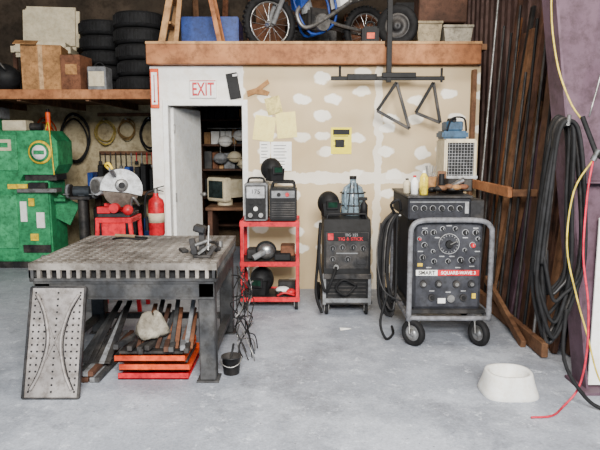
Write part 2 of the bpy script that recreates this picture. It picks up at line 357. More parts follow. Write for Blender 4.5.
for x in(0,1.35):
    b.torus((x,0,wr),wr-.04,.042,RUB,(0,1,0)); b.torus((x,0,wr),wr-.085,.012,SILVER,(0,1,0)); b.cyl((x,-.06,wr),(x,.06,wr),.035,SILVER)
    for i in range(16):
        a=2*math.pi*i/16; b.cyl((x+.03*math.cos(a+.4),.03*(-1)**i,wr+.03*math.sin(a+.4)),(x+(wr-.085)*math.cos(a),0,wr+(wr-.085)*math.sin(a)),.003,SILVER,n=5)
    for i in range(36):
        a=2*math.pi*i/36; b.box((x+wr*math.cos(a),0,wr+wr*math.sin(a)),(.02,.06,.025),RUB,(0,-a,0),0)
for y in(-.085,.085):
    b.cyl((0,y,wr-.02),(.16,y,.68),.028,GREY); b.cyl((.16,y,.68),(.27,y,1.0),.022,SILVER)
    b.tube([(1.35,y,wr),(.95,y*1.1,.37),(.72,y,.42)],.022,SILVER)
    b.tube([(.27,0,.92),(.5,y,.8),(.8,y,.72),(.82,y,.4),(.5,y,.25),(.32,0,.6),(.27,0,.92)],.016,BLUE)
    b.tube([(.8,y,.70),(1.1,y,.82),(1.35,y*.8,.86)],.012,BLUE)
b.tube([(.24,-.40,1.12),(.27,-.25,1.12),(.29,-.1,1.04),(.29,.1,1.04),(.27,.25,1.12),(.24,.4,1.12)],.012,BLK)
for y in(-.35,.35): b.cyl((.245,y-.06,1.12),(.245,y+.06,1.12),.019,BLK)
b.prism([(-.20,.70),(-.05,.76),(.12,.76),(.30,.72),(.30,.74),(.12,.79),(-.05,.79),(-.20,.72)],-.07,.07,WHITE)
b.prism([(.14,.85),(.2,.82),(.26,1.02),(.2,1.06)],-.11,.11,WHITE)
b.prism([(.3,.9),(.42,.95),(.62,.9),(.62,.8),(.35,.52)],-.12,.12,BLUE); b.prism([(.55,.92),(.62,.93),(1.3,.92),(1.3,.86),(.7,.82)],-.08,.08,BLK)
b.prism([(1.1,.9),(1.35,.9),(1.65,1.02),(1.64,1.05),(1.35,.94)],-.08,.08,WHITE); b.prism([(.9,.6),(1.2,.7),(1.25,.88),(.85,.84)],-.11,.11,WHITE)
b.box((.6,0,.42),(.28,.24,.26),DK,bev=.03); b.cyl((.5,0,.5),(.42,0,.74),.075,GREY); b.cyl((.62,-.16,.38),(.62,.16,.38),.1,STEEL)
b.tube([(.42,-.05,.6),(.3,-.1,.45),(.4,-.14,.3),(.7,-.15,.45),(1.1,-.14,.72)],.025,STEEL); b.cyl((1.0,-.14,.67),(1.35,-.14,.8),.05,SILVER)
b.beam((.7,-.1,.3),(.75,-.25,0.01),.02,.02,BLK)
b.done()
b=B('storage_bin')
for x0,x1,y0,h,mm in((1.28,1.56,6.75,.27,M('bin_tan',(.26,.21,.13),.6)),(1.58,1.90,6.75,.23,M('bin_grey',(.30,.27,.21),.6))):
    b.prism([(x0+.03,zm),(x1-.03,zm),(x1,zm+h),(x0,zm+h)],y0,y0+.45,mm); b.bb(x0-.01,x1+.01,y0-.02,y0+.47,zm+h,zm+h+.03,mm,.006)
b.bb(1.32,1.86,6.85,7.15,zm+.305,zm+.62,WOODD,.01)
b.done()
b=B('storage_crates')
for (x0,x1,y0,y1,z0,z1,mm) in((-1.45,-.75,7.5,8.1,0,.5,BLUE),(-.7,-.2,8.2,8.7,0,.55,CARDD),(-.1,.5,8.4,8.8,0,.5,DK),(.6,1.2,8.3,8.7,0,.7,CARDD),(1.25,1.9,8.1,8.6,0,.8,BLK),(-.6,.4,8.4,8.6,.56,.9,WOODM)):
    b.bb(x0,x1,y0,y1,zm+z0,zm+z1,mm,.012); b.bb(x0+.05,x1-.05,y0-.006,y0,zm+z0+.05,zm+z1-.05,mm,.0)
for i in range(9):
    x=-1.5+i*.38; b.beam((x,8.95,zm+.03),(x+random.uniform(-.1,.1),9.0,zm+random.uniform(.8,1.3)),.08,.04,random.choice([WOODM,WOODD,CARDD]))
b.done()
b=B('spare_wheel'); wheel(b,(1.05,6.62,zm+.22),.22,.12,(.3,1,0),hm=DK); b.done()
b=B('fuel_can'); b.bb(.66,.84,6.5,6.64,zm,zm+.2,BLK,.02); b.bb(.71,.79,6.49,6.50,zm+.07,zm+.13,ORED,0); b.tube([(.70,6.57,zm+.2),(.72,6.57,zm+.25),(.78,6.57,zm+.25),(.80,6.57,zm+.2)],.01,BLK); b.done()

# =================== LEFT BACK AREA ===================
b=B('storage_shelf')
b.bb(-5.0,-1.64,7.0,7.05,2.10,2.21,WOOD,.005); b.bb(-5.0,-1.64,7.05,9.2,2.17,2.21,WOODM,0)
for x in(-4.9,-1.69): 
    b.bb(x-.04,x+.05,7.06,7.15,0,2.17,WOODM)
for x in(-4.2,-3.3,-2.5): b.bb(x,x+.04,7.05,9.2,2.08,2.17,WOODM,0)
b.done()
zs=2.214
def tire(name,x,y,z,n,Ro=.31):
    b=B(name)
    for i in range(n):
        dx=random.uniform(-.02,.02); h=.19
        b.lathe([(Ro*.62,0.02),(Ro*.7,0),(Ro*.93,.01),(Ro,.045),(Ro,h-.045),(Ro*.93,h-.01),(Ro*.7,h),(Ro*.62,h-.02),(Ro*.6,h*.5)],(x+dx,y,z+i*h),RUB,n=32,closed=True)
        for k in range(44):
            a=2*math.pi*k/44; b.box((x+dx+Ro*math.cos(a),y+Ro*math.sin(a),z+i*h+h/2),(.012,.022,h*.6),RUB,(0,0,a),0)
    b.done()
tire('tire_stack',-1.97,7.60,zs,5); tire('tire_stack',-2.60,8.10,zs,5,.30)
b=B('parts_box'); b.bb(-2.52,-2.30,7.2,7.45,zs,zs+.28,GREY,.01); b.bb(-2.50,-2.32,7.19,7.2,zs+.05,zs+.22,CREAM,0); b.tube([(-2.49,7.32,zs+.28),(-2.41,7.32,zs+.34),(-2.33,7.32,zs+.28)],.008,BLK); b.done()
b=B('cardboard_box'); b.box((-3.12,7.48,zs+.27),(.46,.42,.54),CARD,(0,0,R(10))); b.box((-3.09,7.262,zs+.27),(.05,.003,.52),M('packing_tape',(.40,.24,.11),.4),(0,0,R(10)),0)
b.box((-3.24,7.23,zs+.56),(.26,.14,.006),CARD,(R(25),0,R(10)),0); b.done()
b=B('cardboard_box'); b.box((-2.72,7.42,zs+.21),(.24,.36,.42),CARDD,(0,0,R(-4))); b.box((-2.72,7.235,zs+.25),(.14,.003,.12),CARD,(0,0,R(-4)),0); b.done()
b=B('upholstered_chair')
b.box((-3.45,8.3,zs+.6),(.75,.6,.2),CREAM,(0,0,R(8)),.06); b.box((-3.45,8.55,zs+.95),(.75,.15,.6),CREAM,(R(-8),0,R(8)),.05)
for x in(-3.75,-3.15):
    for y in(8.05,8.5): b.beam((x,y,zs),(x,y,zs+.55),.05,.05,WOODD)
b.done()
b=B('duffel_bag'); b.sph((-3.68,7.5,zs+.18),.17,BLK,(1.4,1,1),jit=.03); b.tube([(-3.8,7.35,zs+.25),(-3.68,7.3,zs+.4),(-3.55,7.35,zs+.25)],.015,DK); b.done()
def coil(name,x,z,rx,rz,m,r=.012,n=3,y=9.2):
    b=B(name)
    for i in range(n):
        ex=1+random.uniform(-.1,.1); 
        b.tube([(x+rx*ex*math.cos(a),y+.03*math.sin(3*a+i)-i*.015,z+rz*ex*math.sin(a)-.02*i) for a in [2*math.pi*k/12 for k in range(12)]],r,m,6,True,4)
    b.cyl((x,y+.1,z+rz*.98),(x,y-.06,z+rz*.98),.012,STEEL); b.done()
coil('hanging_hose_coil',-3.42,1.68,.20,.33,BLK,.014,3,9.12); coil('hanging_cable_coil',-2.98,1.78,.14,.17,M('dull_yellow_cord',(.33,.24,.05),.7),.009,3); coil('hanging_cable_coil',-2.65,1.82,.12,.14,M('tan_cord',(.2,.12,.04),.7),.010,3); coil('hanging_cable_coil',-2.3,1.75,.13,.22,BLK,.012,3); coil('hanging_cable_coil',-3.9,1.7,.15,.25,ORED,.012,2)
b=B('hand_tools_rack'); b.bb(-3.1,-1.8,9.22,9.26,2.0,2.05,WOODM)
b.bb(-3.1,-1.8,9.22,9.28,1.42,1.47,WOODM)
for i in range(16):
    x=-3.08+i*.08; h=random.uniform(.15,.40); b.beam((x,9.2,1.45),(x,9.2,1.45-h),.015,.015,random.choice([STEEL,BLK,RED,DK])); b.box((x,9.2,1.45-h),(.05,.03,.05),random.choice([STEEL,BLK,DK]))
b.done()
b=B('workbench'); b.bb(-3.1,-1.75,8.2,8.9,.88,.93,WOODM)
for x in(-3.05,-1.85):
    for y in(8.25,8.8): b.bb(x,x+.08,y,y+.08,0,.88,WOODD)
b.bb(-3.0,-1.85,8.25,8.85,.2,.23,WOODD); b.bb(-2.9,-2.3,8.27,8.7,.23,.7,DK,.01); b.bb(-2.2,-1.9,8.27,8.7,.23,.55,BLUE,.01)
b.done()
b=B('bench_clutter')
for i in range(14):
    x=-3.0+i*.085; b.bb(x,x+.075,8.3+random.random()*.2,8.65,.931,.93+random.uniform(.10,.42),random.choice([DK,BLK,GREY,CARDD,BLUE,BLK]),.008)
b.done()
b=B('pedestal_grinder'); GB=M('machine_grey',(.035,.042,.05),.5)
b.cyl((-2.72,7.4,0),(-2.72,7.4,.03),.2,DK); b.cyl((-2.72,7.4,.03),(-2.72,7.4,.90),.06,DK); b.bb(-2.84,-2.60,7.3,7.5,.90,.94,DK)
b.cyl((-2.82,7.4,1.0),(-2.62,7.4,1.0),.065,GB); b.bb(-2.76,-2.68,7.35,7.45,.94,.98,GB)
for x in(-2.88,-2.56): b.cyl((x-.03,7.4,1.0),(x+.03,7.4,1.0),.085,DK); b.cyl((x-.013,7.385,1.0),(x+.013,7.385,1.0),.09,GREY)
b.box((-2.88,7.30,.97),(.07,.05,.01),STEEL); b.box((-2.56,7.30,.97),(.07,.05,.01),STEEL); b.done()

b=B('ironworker_machine')
GD=M('green_door',(.045,.31,.13),.45)
b.bb(-4.25,-3.12,7.5,8.1,0,.08,DK); b.bb(-4.2,-3.18,7.52,8.05,.08,1.12,GREEN,.02)
b.prism([(-4.2,1.1),(-3.55,1.1),(-3.5,1.2),(-3.12,1.2),(-3.05,1.32),(-3.05,1.62),(-3.16,1.75),(-3.75,1.75),(-3.85,1.9),(-4.2,1.9)],7.52,8.0,GREEN)
b.bb(-3.5,-3.1,7.56,7.9,1.12,1.2,DK)
b.bb(-3.55,-3.05,7.42,7.6,.98,1.03,STEEL); b.bb(-3.42,-3.2,7.45,7.55,1.03,1.1,DK)
b.lathe([(0,0),(.14,0),(.15,.012),(.14,.024),(.001,.024)],(-3.27,7.50,1.48),YEL,(0,1,0)); b.lathe([(0,0),(.12,0),(.12,.01),(.001,.01)],(-3.27,7.49,1.48),GREEN,(0,1,0)); b.lathe([(0,0),(.09,0),(.09,.01),(.001,.01)],(-3.27,7.485,1.48),WHITE,(0,1,0)); b.box((-3.27,7.48,1.48),(.13,.01,.05),GREEN,bev=0)
b.bb(-3.9,-3.55,7.5,7.53,1.25,1.7,GD,.005); b.bb(-3.86,-3.62,7.495,7.50,1.50,1.64,CREAM,0); b.bb(-3.82,-3.66,7.49,7.495,1.54,1.60,GREEN,0)
b.bb(-3.95,-3.6,7.5,7.53,.25,.95,GD,.01); b.bb(-3.56,-3.48,7.5,7.525,.60,.86,WHITE,.003); b.bb(-3.36,-3.26,7.5,7.525,.52,.72,WHITE,.003); b.bb(-3.45,-3.38,7.5,7.525,.8,.9,YEL,.003)
b.box((-3.4,7.51,.4),(.1,.02,.09),YEL); b.bb(-3.7,-3.45,7.5,7.52,1.02,1.08,YEL,.002); b.bb(-3.55,-3.2,7.5,7.52,.2,.3,DK,.002); b.bb(-4.15,-3.98,7.5,7.53,.3,1.0,DK,.005)
for x in(-4.1,-3.3): b.cyl((x,7.49,.14),(x,7.53,.14),.03,STEEL)
b.cyl((-3.18,7.60,1.75),(-3.18,7.60,1.98),.03,ORED); b.cyl((-3.18,7.6,1.98),(-3.18,7.6,2.02),.02,BLK)
b.tube([(-3.22,7.6,1.75),(-3.14,7.5,1.85),(-3.1,7.45,1.6),(-3.08,7.45,1.2)],.008,YEL)
b.bb(-4.0,-3.8,7.55,7.9,1.9,2.05,GREY,.01); b.bb(-3.75,-3.45,7.56,7.8,1.75,1.88,CREAM,.01); b.cyl((-3.6,7.7,1.8),(-3.3,7.7,1.8),.05,DK)
b.bb(-3.12,-2.98,7.5,7.9,.86,.9,GREEN,.004); b.beam((-3.14,7.7,.6),(-3.0,7.7,.87),.03,.3,GREEN)
b.done()

b=B('chop_saw')
b.bb(-1.90,-1.56,5.45,5.8,.86,.91,RED,.006); b.bb(-1.84,-1.62,5.44,5.46,.70,.86,RED,.006)
for x in(-1.88,-1.58):
    for y in(5.47,5.78): b.beam((x+(.06 if x>-1.7 else -.06),y,0),(x,y,.88),.035,.035,RED)
b.bb(-1.94,-1.5,5.46,5.5,.25,.29,RED); b.bb(-1.94,-1.5,5.75,5.79,.25,.29,RED)
b.bb(-1.88,-1.58,5.47,5.78,.91,.95,DK,.006); b.bb(-1.86,-1.60,5.6,5.64,.95,1.03,RED); b.cyl((-1.72,5.44,1.0),(-1.72,5.6,1.0),.045,RED)
b.beam((-1.72,5.74,.95),(-1.72,5.62,1.16),.07,.05,GREY)
b.T=Matrix.Translation((-1.665,5.52,1.17))@Matrix.Rotation(R(22),4,'Z')
b.lathe([(.001,-.006),(.165,-.006),(.165,.006),(.001,.006)],(0,0,0),M('abrasive_disc',(.14,.11,.09),.9),(0,1,0),36)
pts=[(.05,-.03)]+[(.19*math.cos(R(a)),.19*math.sin(R(a))) for a in range(-20,190,10)]
b.prism(pts,-.035,.035,M('guard_white',(.55,.56,.58),.45))
b.lathe([(.001,0),(.05,0),(.06,.01),(.03,.02),(.001,.02)],(0.0,-.055,.04),STEEL,(0,1,0)); b.cyl((.0,-.036,.04),(.0,-.056,.04),.03,BLK); b.T=Matrix()
b.cyl((-1.89,5.50,1.20),(-1.80,5.66,1.20),.085,LGREY); b.cyl((-1.90,5.485,1.20),(-1.89,5.50,1.20),.065,STEEL)
b.beam((-1.70,5.45,1.30),(-1.67,5.25,1.37),.035,.03,GREY); b.tube([(-1.68,5.28,1.36),(-1.71,5.24,1.40),(-1.67,5.2,1.42),(-1.64,5.2,1.37)],.012,YEL)
b.sph((-1.6,5.48,.98),.05,RED); b.box((-1.82,5.50,.98),(.12,.09,.06),RED)
b.tube([(-1.58,5.5,1.0),(-1.54,5.45,1.1),(-1.50,5.5,1.02)],.012,STEEL)
b.done()

# =================== WELDING TABLE ===================
b=B('welding_table')
x0,x1,y0,y1,zt=-1.775,-.545,3.80,4.97,.82
nx,ny=19,18
def cuts(a,c,n):
    p=(c-a)/n; m=p*.20; out=[a]
    for i in range(n): out+=[a+i*p+m,a+(i+1)*p-m]
    return out+[c]
X=cuts(x0,x1,nx);Y=cuts(y0,y1,ny)
hole=lambda i,j:i%2==1 and j%2==1
vs=[(x,y,z) for z in(zt,zt-.045) for y in Y for x in X]; NX=len(X);NT=NX*len(Y); fs=[]
for j in range(len(Y)-1):
    for i in range(NX-1):
        a=[j*NX+i,j*NX+i+1,(j+1)*NX+i+1,(j+1)*NX+i]
        if hole(i,j):
            for k in range(4): fs.append([a[k],a[(k+1)%4],a[(k+1)%4]+NT,a[k]+NT])
        else: fs.append(a); fs.append([q+NT for q in a[::-1]])
k=(len(Y)-1)*NX
for i in range(NX-1): fs.append([i,i+1,i+1+NT,i+NT]); fs.append([k+i,k+i+1,k+i+1+NT,k+i+NT])
for j in range(len(Y)-1): fs.append([j*NX,(j+1)*NX,(j+1)*NX+NT,j*NX+NT]); fs.append([j*NX+NX-1,(j+1)*NX+NX-1,(j+1)*NX+NX-1+NT,j*NX+NX-1+NT])
b.add(vs,fs,TOPM)
for i in range(nx+1):
    x=x0+(x1-x0)*i/nx; b.bb(max(x0,x-.011),min(x1,x+.011),y0,y0+.03,zt-.10,zt-.045,TOPM,0); b.bb(max(x0,x-.011),min(x1,x+.011),y1-.03,y1,zt-.10,zt-.045,TABM,0)
for j in range(ny+1):
    y=y0+(y1-y0)*j/ny
    for xx in(x0,x1-.03): b.bb(xx,xx+.03,max(y0,y-.011),min(y1,y+.011),zt-.10,zt-.045,TABM,0)
b.bb(x0,x1,y0,y0+.04,zt-.125,zt-.10,TABM); b.bb(x0,x1,y1-.04,y1,zt-.125,zt-.10,TABM); b.bb(x0,x0+.04,y0,y1,zt-.125,zt-.10,TABM); b.bb(x1-.04,x1,y0,y1,zt-.125,zt-.10,TABM)
b.bb(x0+.03,x1-.03,y0+.06,y0+.07,zt-.2,zt-.045,BLK,0); b.bb(x0+.03,x1-.03,y0+.07,y1-.03,zt-.13,zt-.12,BLK,0)  # added black sheets paint the shade behind the edge slots and under the holes
a,c,d,e=x0+.02,x1-.02,y0+.02,y1-.02
b.bb(a,c,d,d+.012,.58,.695,TABM,.002); b.bb(a,c,d-.01,d+.05,.68,.695,TABM,.002); b.bb(a,c,d-.01,d+.05,.575,.59,TABM,.002)
b.bb(a,c,e-.06,e,.58,.695,TABM); b.bb(a,a+.06,d,e,.58,.695,TABM); b.bb(c-.06,c,d,e,.58,.695,TABM)
for x in(a+.055,c-.055):
    for y in(d+.055,e-.055):
        b.bb(x-.055,x+.055,y-.055,y+.055,.01,.69,TABM,.008); b.bb(x-.075,x+.075,y-.075,y+.075,0,.012,TABM,.002)
b.bb(a,c,e-.07,e-.03,.12,.17,TABM); b.bb(a+.02,a+.07,d,e,.12,.17,TABM); b.bb(c-.07,c-.02,d,e,.12,.17,TABM)
b.done()
b=B('c_clamp'); x,y,z=-.67,4.02,.822
b.bb(x-.06,x+.06,y-.05,y+.05,z,z+.02,DK); b.beam((x,y,z+.02),(x,y,z+.19),.04,.06,DK); b.box((x-.01,y-.03,z+.20),(.08,.10,.045),DK,(0,R(15),0),.008)
b.cyl((x-.04,y-.05,z+.09),(x+.07,y-.05,z+.13),.014,STEEL); b.cyl((x+.05,y-.08,z+.06),(x+.05,y-.03,z+.22),.007,STEEL); b.beam((x-.05,y-.02,z+.02),(x-.07,y-.02,z+.13),.03,.04,DK)
b.beam((x+.04,y-.02,z+.01),(x+.09,y-.02,z+.08),.03,.03,DK); b.beam((x-.02,y-.06,z+.03),(x+.07,y-.07,z+.10),.02,.02,STEEL)
b.done()
b=B('table_tools'); z=.822
b.box((-.63,4.25,z+.015),(.10,.05,.03),DK,(0,0,.5)); b.cyl((-.78,4.15,z+.010),(-.66,4.30,z+.010),.009,STEEL); b.box((-.84,4.22,z+.01),(.05,.12,.02),DK,(0,0,.4)); b.beam((-.61,4.5,z+.01),(-.72,4.62,z+.01),.02,.018,DK)
b.cyl((-.6,4.38,z),(-.6,4.38,z+.05),.022,STEEL); b.beam((-.60,4.16,z+.01),(-.58,4.12,z+.09),.02,.02,DK)
b.done()
b=B('welding_stinger'); b.tube([(-1.5,4.7,.835),(-1.38,4.6,.86),(-1.3,4.66,.84),(-1.24,4.75,.835),(-1.35,4.8,.835)],.008,BLK); b.cyl((-1.35,4.8,.84),(-1.52,4.83,.845),.013,M('tan_grip',(.2,.14,.08),.6)); b.done()
b=B('perforated_plate'); ang=math.atan2(.225,.66); L=.70
b.T=Matrix.Translation((-1.57,3.55,0.005))@Matrix.Rotation(-ang,4,'X')
w=.175
b.bb(-w,w,-.003,.003,0,L,PLATE,0)
for s_ in(-1,1): b.bb(s_*w-.008,s_*w+.008,-.014,.012,0,L,DK,.003)
for z in(0,L): b.bb(-w,w,-.012,.012,z-.006,z+.006,DK,.002)
for j in range(16):
    for i in range(9):
        x=-.145+i*.0363; z=.04+j*.0415
        if .03+abs(z-L/2)*.30<abs(x)+.012 or abs(x)<.02: b.cyl((x,-.0045,z),(x,-.003,z),.007,BLK,n=10)
for s_ in(-1,1):
    b.tube([(s_*.13,-.012,.05),(s_*.075,-.012,.17),(s_*.04,-.012,L/2),(s_*.075,-.012,L-.17),(s_*.135,-.012,L-.05)],.010,PLATE)
    b.tube([(s_*.142,-.006,.05),(s_*.089,-.006,.17),(s_*.055,-.006,L/2),(s_*.089,-.006,L-.17),(s_*.147,-.006,L-.05)],.004,BLK)
b.beam((-.12,-.006,.06),(.12,-.006,L-.06),.012,.006,PLATE,0); b.beam((.12,-.006,.06),(-.12,-.006,L-.06),.012,.006,PLATE,0)
b.done()
b=B('steel_channel_stack')
for i,(z,mm,dx) in enumerate(((0,RED,0),(.062,ORED,.01),(.124,ORED,-.02))):
    xa,xb=-1.24+dx,-.76+dx
    b.bb(xa,xb,3.86,4.30,z,z+.012,mm,.002); b.bb(xa,xb,3.86,3.872,z,z+.045,mm,.002); b.bb(xa,xb,4.29,4.30,z,z+.05,mm,.002)
    b.bb(xa+.02,xb-.02,3.9,4.25,z+.045,z+.062,DK,.001)
for i in range(9):
    x=-1.2+i*.052; b.box((x,4.1,.20+random.random()*.03),(.035,.5,.035),random.choice([DK,TABM,WOODD,GREY]),(R(random.uniform(-3,3)),0,R(random.uniform(-12,12))))
for i in range(12):
    x=-1.12+i*.033; b.beam((x,3.95,.19),(x+random.uniform(-.02,.05),4.25,.34+random.random()*.12),.03,.02,random.choice([DK,GREY,WOODD,TABM,CARDD]))
b.done()
b=B('steel_bar_pile')
for i in range(11):
    x=-1.56+(i%6)*.042; z=.02+(i//6)*.042; b.box((x,4.25,z),(.038,.9,.035),random.choice([DK,TABM,WOODD,GREY]),(0,0,R(random.uniform(-2,2))))
for i in range(6): b.beam((-1.54+i*.04,3.95,.08),(-1.45+i*.025,4.5,.30+.04*(i%3)),.04,.012,random.choice([DK,TABM,GREY]))
b.done()
b=B('cloth_sack')
vs=[];n=26;prof=[(.02,.0),(.09,.0),(.105,.03),(.10,.07),(.085,.105),(.07,.13),(.06,.15),(.04,.165),(.01,.16)]
for j,(r_,z_) in enumerate(prof):
    for i in range(n):
        t=2*math.pi*i/n; rr=r_*(1+.18*math.sin(3*t+j*.5)+.12*math.sin(7*t+j)+random.uniform(-.05,.05)); vs.append((-1.05+rr*math.cos(t)*1.05+z_*.15,4.0+rr*math.sin(t)*.8,.262+z_+.02*math.sin(2*t)*(j>2)))
b.add(vs,[[j*n+i,j*n+(i+1)%n,(j+1)*n+(i+1)%n,(j+1)*n+i] for j in range(len(prof)-1) for i in range(n)],CLOTH,True); b.done()
b=B('wire_tangle')
for i in range(12):
    q=[]
    for k in range(6): q.append((-.47+random.uniform(-.03,.12),4.35+random.uniform(-.25,.3),max(.02,.62-k*.1+random.uniform(-.06,.06))))
    q.append((q[-1][0]+.02,q[-1][1],.006))
    b.tube(q,.0045,random.choice([BLK,DK,DK,STEEL]),6)
b.done()
b=B('metal_bucket'); b.lathe([(0,0),(.055,0),(.066,.12),(.070,.12),(.070,.128),(.062,.128),(.052,.01),(0,.01)],(-.48,3.98,0),DK); b.tube([(-.55,3.98,.12),(-.54,3.92,.09),(-.48,3.90,.07),(-.42,3.92,.09),(-.41,3.98,.12)],.004,STEEL)
b.cyl((-.50,3.98,.02),(-.46,3.96,.22),.008,DK); b.done()

# =================== RED CART ===================
b=B('red_utility_cart'); xa,xb,ya,yb=-.57,-.005,5.55,5.97
for x in(xa,xb):
    for y in(ya,yb):
        sx=1 if x==xa else -1; sy=1 if y==ya else -1
        b.bb(x,x+sx*.035,y,y+sy*.004,.09,.87,RED,0); b.bb(x,x+sx*.004,y,y+sy*.035,.09,.87,RED,0); caster(b,x+sx*.03,y+sy*.03,.04,.10)
for z in(.11,.455,.84):
    b.bb(xa,xb,ya,yb,z,z+.006,RED if z>.8 else DK,0)
    b.bb(xa,xb,ya-.002,ya+.003,z-.025,z+.02,RED,0); b.bb(xa,xb,yb-.003,yb+.002,z-.025,z+.02,RED,0); b.bb(xa-.002,xa+.003,ya,yb,z-.025,z+.02,RED,0); b.bb(xb-.003,xb+.002,ya,yb,z-.025,z+.02,RED,0)
b.done()
def handle(b,x0,x1,y,z,h,m=BLK,r=.011): b.tube([(x0,y,z),(x0+.01,y,z+h*.8),(x0+.04,y,z+h),(x1-.04,y,z+h),(x1-.01,y,z+h*.8),(x1,y,z)],r,m)
b=B('portable_welder'); b.bb(-.53,-.31,5.60,5.93,.862,1.22,GREY,.012); b.bb(-.515,-.325,5.592,5.602,.88,1.20,BLK,.003)
b.bb(-.505,-.335,5.585,5.594,1.08,1.19,LGREY,.002)
for x,z in((-.46,1.04),(-.38,1.04),(-.42,.98)): b.cyl((x,5.57,z),(x,5.592,z),.02,WHITE if z<1 else BLK)
for x in(-.47,-.37): b.cyl((x,5.56,.92),(x,5.592,.92),.022,STEEL)
b.text('175',(-.42,5.583,1.14),.06,BLK); handle(b,-.5,-.34,5.70,1.215,.05); b.done()
b=B('portable_welder'); b.bb(-.29,-.03,5.60,5.93,.862,1.17,BLK,.012)
for i in range(7): b.bb(-.27,-.05,5.59,5.60,.90+i*.022,.91+i*.022,DK,0)
b.bb(-.27,-.05,5.588,5.60,1.08,1.15,GREY,.003); b.cyl((-.2,5.57,1.115),(-.2,5.59,1.115),.018,BLK); b.cyl((-.12,5.57,1.115),(-.12,5.59,1.115),.018,RED)
handle(b,-.27,-.05,5.65,1.165,.06); handle(b,-.27,-.05,5.9,1.165,.06); b.done()
b=B('welding_helmet'); helmet(b,(-.28,5.80,1.235),BLK,.85,R(35)); b.done()
b=B('angle_grinder'); b.sph((-.33,5.70,.56),.09,SILVER,(1.0,.8,.95)); b.cyl((-.33,5.66,.56),(-.45,5.6,.50),.03,GREY); b.torus((-.33,5.69,.56),.09,.012,BLK,(0,1,.2)); b.box((-.17,5.75,.50),(.16,.2,.07),BLK,bev=.01); b.box((-.45,5.78,.52),(.14,.16,.1),DK,bev=.01); b.box((-.12,5.8,.55),(.14,.2,.1),CARDD,bev=.01); b.done()
b=B('welding_helmet'); helmet(b,(-.38,5.80,.118),BLK,1.0,R(-20)); b.done()
b=B('tool_pile'); b.sph((-.17,5.72,.16),.05,WHITE,(1.4,1,.7)); b.sph((-.09,5.67,.15),.04,RED,(1.2,1,.9)); b.box((-.13,5.86,.17),(.18,.1,.11),DK,bev=.01); b.box((-.20,5.63,.14),(.06,.06,.05),DK,(0,0,.4)); b.tube([(-.22,5.60,.13),(-.15,5.60,.16),(-.05,5.62,.13)],.012,RED); b.done()

# =================== MIDDLE ARC WELDER ===================
b=B('arc_welder'); xa,xb,ya,yb=.22,.65,5.36,5.98
b.prism([(ya,.40),(ya,.80),(ya+.06,.90),(yb,.90),(yb,.14),(ya+.02,.14),(ya+.02,.40)],xa,xb,BLK,'YZ')
b.bb(xa-.006,xb+.006,ya-.012,ya+.01,.35,.40,DK,.004)
b.bb(xa+.02,xb-.02,ya-.006,ya+.002,.45,.79,DK,.002)
b.bb(xa+.03,xb-.03,ya-.012,ya-.004,.71,.785,BLK,.002); b.text('TIG 355',(.47,ya-.014,.764),.036,LGREY); b.text('TIG & STICK',(.46,ya-.014,.728),.042,RED,off=.001); b.bb(xa+.035,xa+.085,ya-.014,ya-.004,.72,.78,RED,0)
for x,z in((.30,.64),(.39,.65),(.49,.65),(.58,.64),(.30,.54),(.44,.54)): b.cyl((x,ya-.03,z),(x,ya,z),.018,BLK); b.box((x,ya-.032,z),(.003,.003,.025),LGREY,bev=0); b.torus((x,ya-.006,z),.025,.0015,GREY,(0,1,0))
b.bb(.52,.61,ya-.012,ya,.49,.58,DK,.002); b.bb(.33,.53,ya-.01,ya,.59,.60,GREY,0)
for i in range(6): b.bb(xa+.04,xb-.04,ya+.012,ya+.022,.17+i*.035,.18+i*.035,DK,0)
b.bb(xa-.02,xb+.02,ya,yb+.05,.11,.14,DK,.003)
for x in(xa+.03,xb-.03): caster(b,x,ya+.06,.05,.11)
for x in(xa-.03,xb+.03): wheel(b,(x,yb-.02,.09),.09,.035,hm=DK)
b.cyl((xa-.04,yb-.02,.09),(xa+.5,yb-.02,.09),.01,STEEL)
b.bb(xa-.01,xa+.02,ya-.01,ya+.03,.11,.40,GREY,.002); b.bb(xb-.02,xb+.01,ya-.01,ya+.03,.11,.40,GREY,.002); b.bb(xa-.01,xb+.01,ya-.012,ya-.0,.13,.17,GREY,.002)
handle(b,xa+.03,xb-.03,ya+.1,.895,.05)
b.cyl((.33,ya-.04,.47),(.33,ya,.47),.025,STEEL); b.tube([(.33,ya-.04,.47),(.30,ya-.1,.40),(.23,ya-.06,.25),(.18,5.4,.5),(.19,5.5,.85),(.17,5.55,.5),(.15,5.45,.2),(.2,5.3,.05)],.014,RUB)
b.tube([(.52,ya-.03,.30),(.42,ya-.07,.22),(.33,ya-.05,.28),(.40,ya-.06,.36),(.52,ya-.04,.30)],.012,RUB)
b.done()
b=B('plastic_jug'); b.lathe([(0,0),(.10,0),(.115,.02),(.115,.2),(.09,.27),(.035,.31),(.03,.35),(0,.35)],(.515,5.77,.902),GLASSY); b.cyl((.515,5.77,1.25),(.515,5.77,1.28),.035,BLK); b.tube([(.465,5.68,1.18),(.435,5.64,1.16),(.435,5.64,1.0),(.455,5.67,.98)],.012,GLASSY)
for dx in(-.06,.0,.06): b.cyl((.515+dx,5.64,.91),(.515+dx*.5,5.66,1.22),.006,DK)
b.torus((.515,5.77,1.0),.122,.006,DK); b.torus((.515,5.77,1.12),.122,.006,DK); b.done()
b=B('welding_helmet'); helmet(b,(.275,5.72,.904),BLK,.90,R(15)); b.done()
b=B('spray_bottle'); b.lathe([(0,0),(.035,0),(.035,.12),(.015,.15),(.015,.17),(0,.17)],(.60,5.53,.902),BLK); b.box((.59,5.53,1.08),(.08,.025,.03),BLK); b.done()

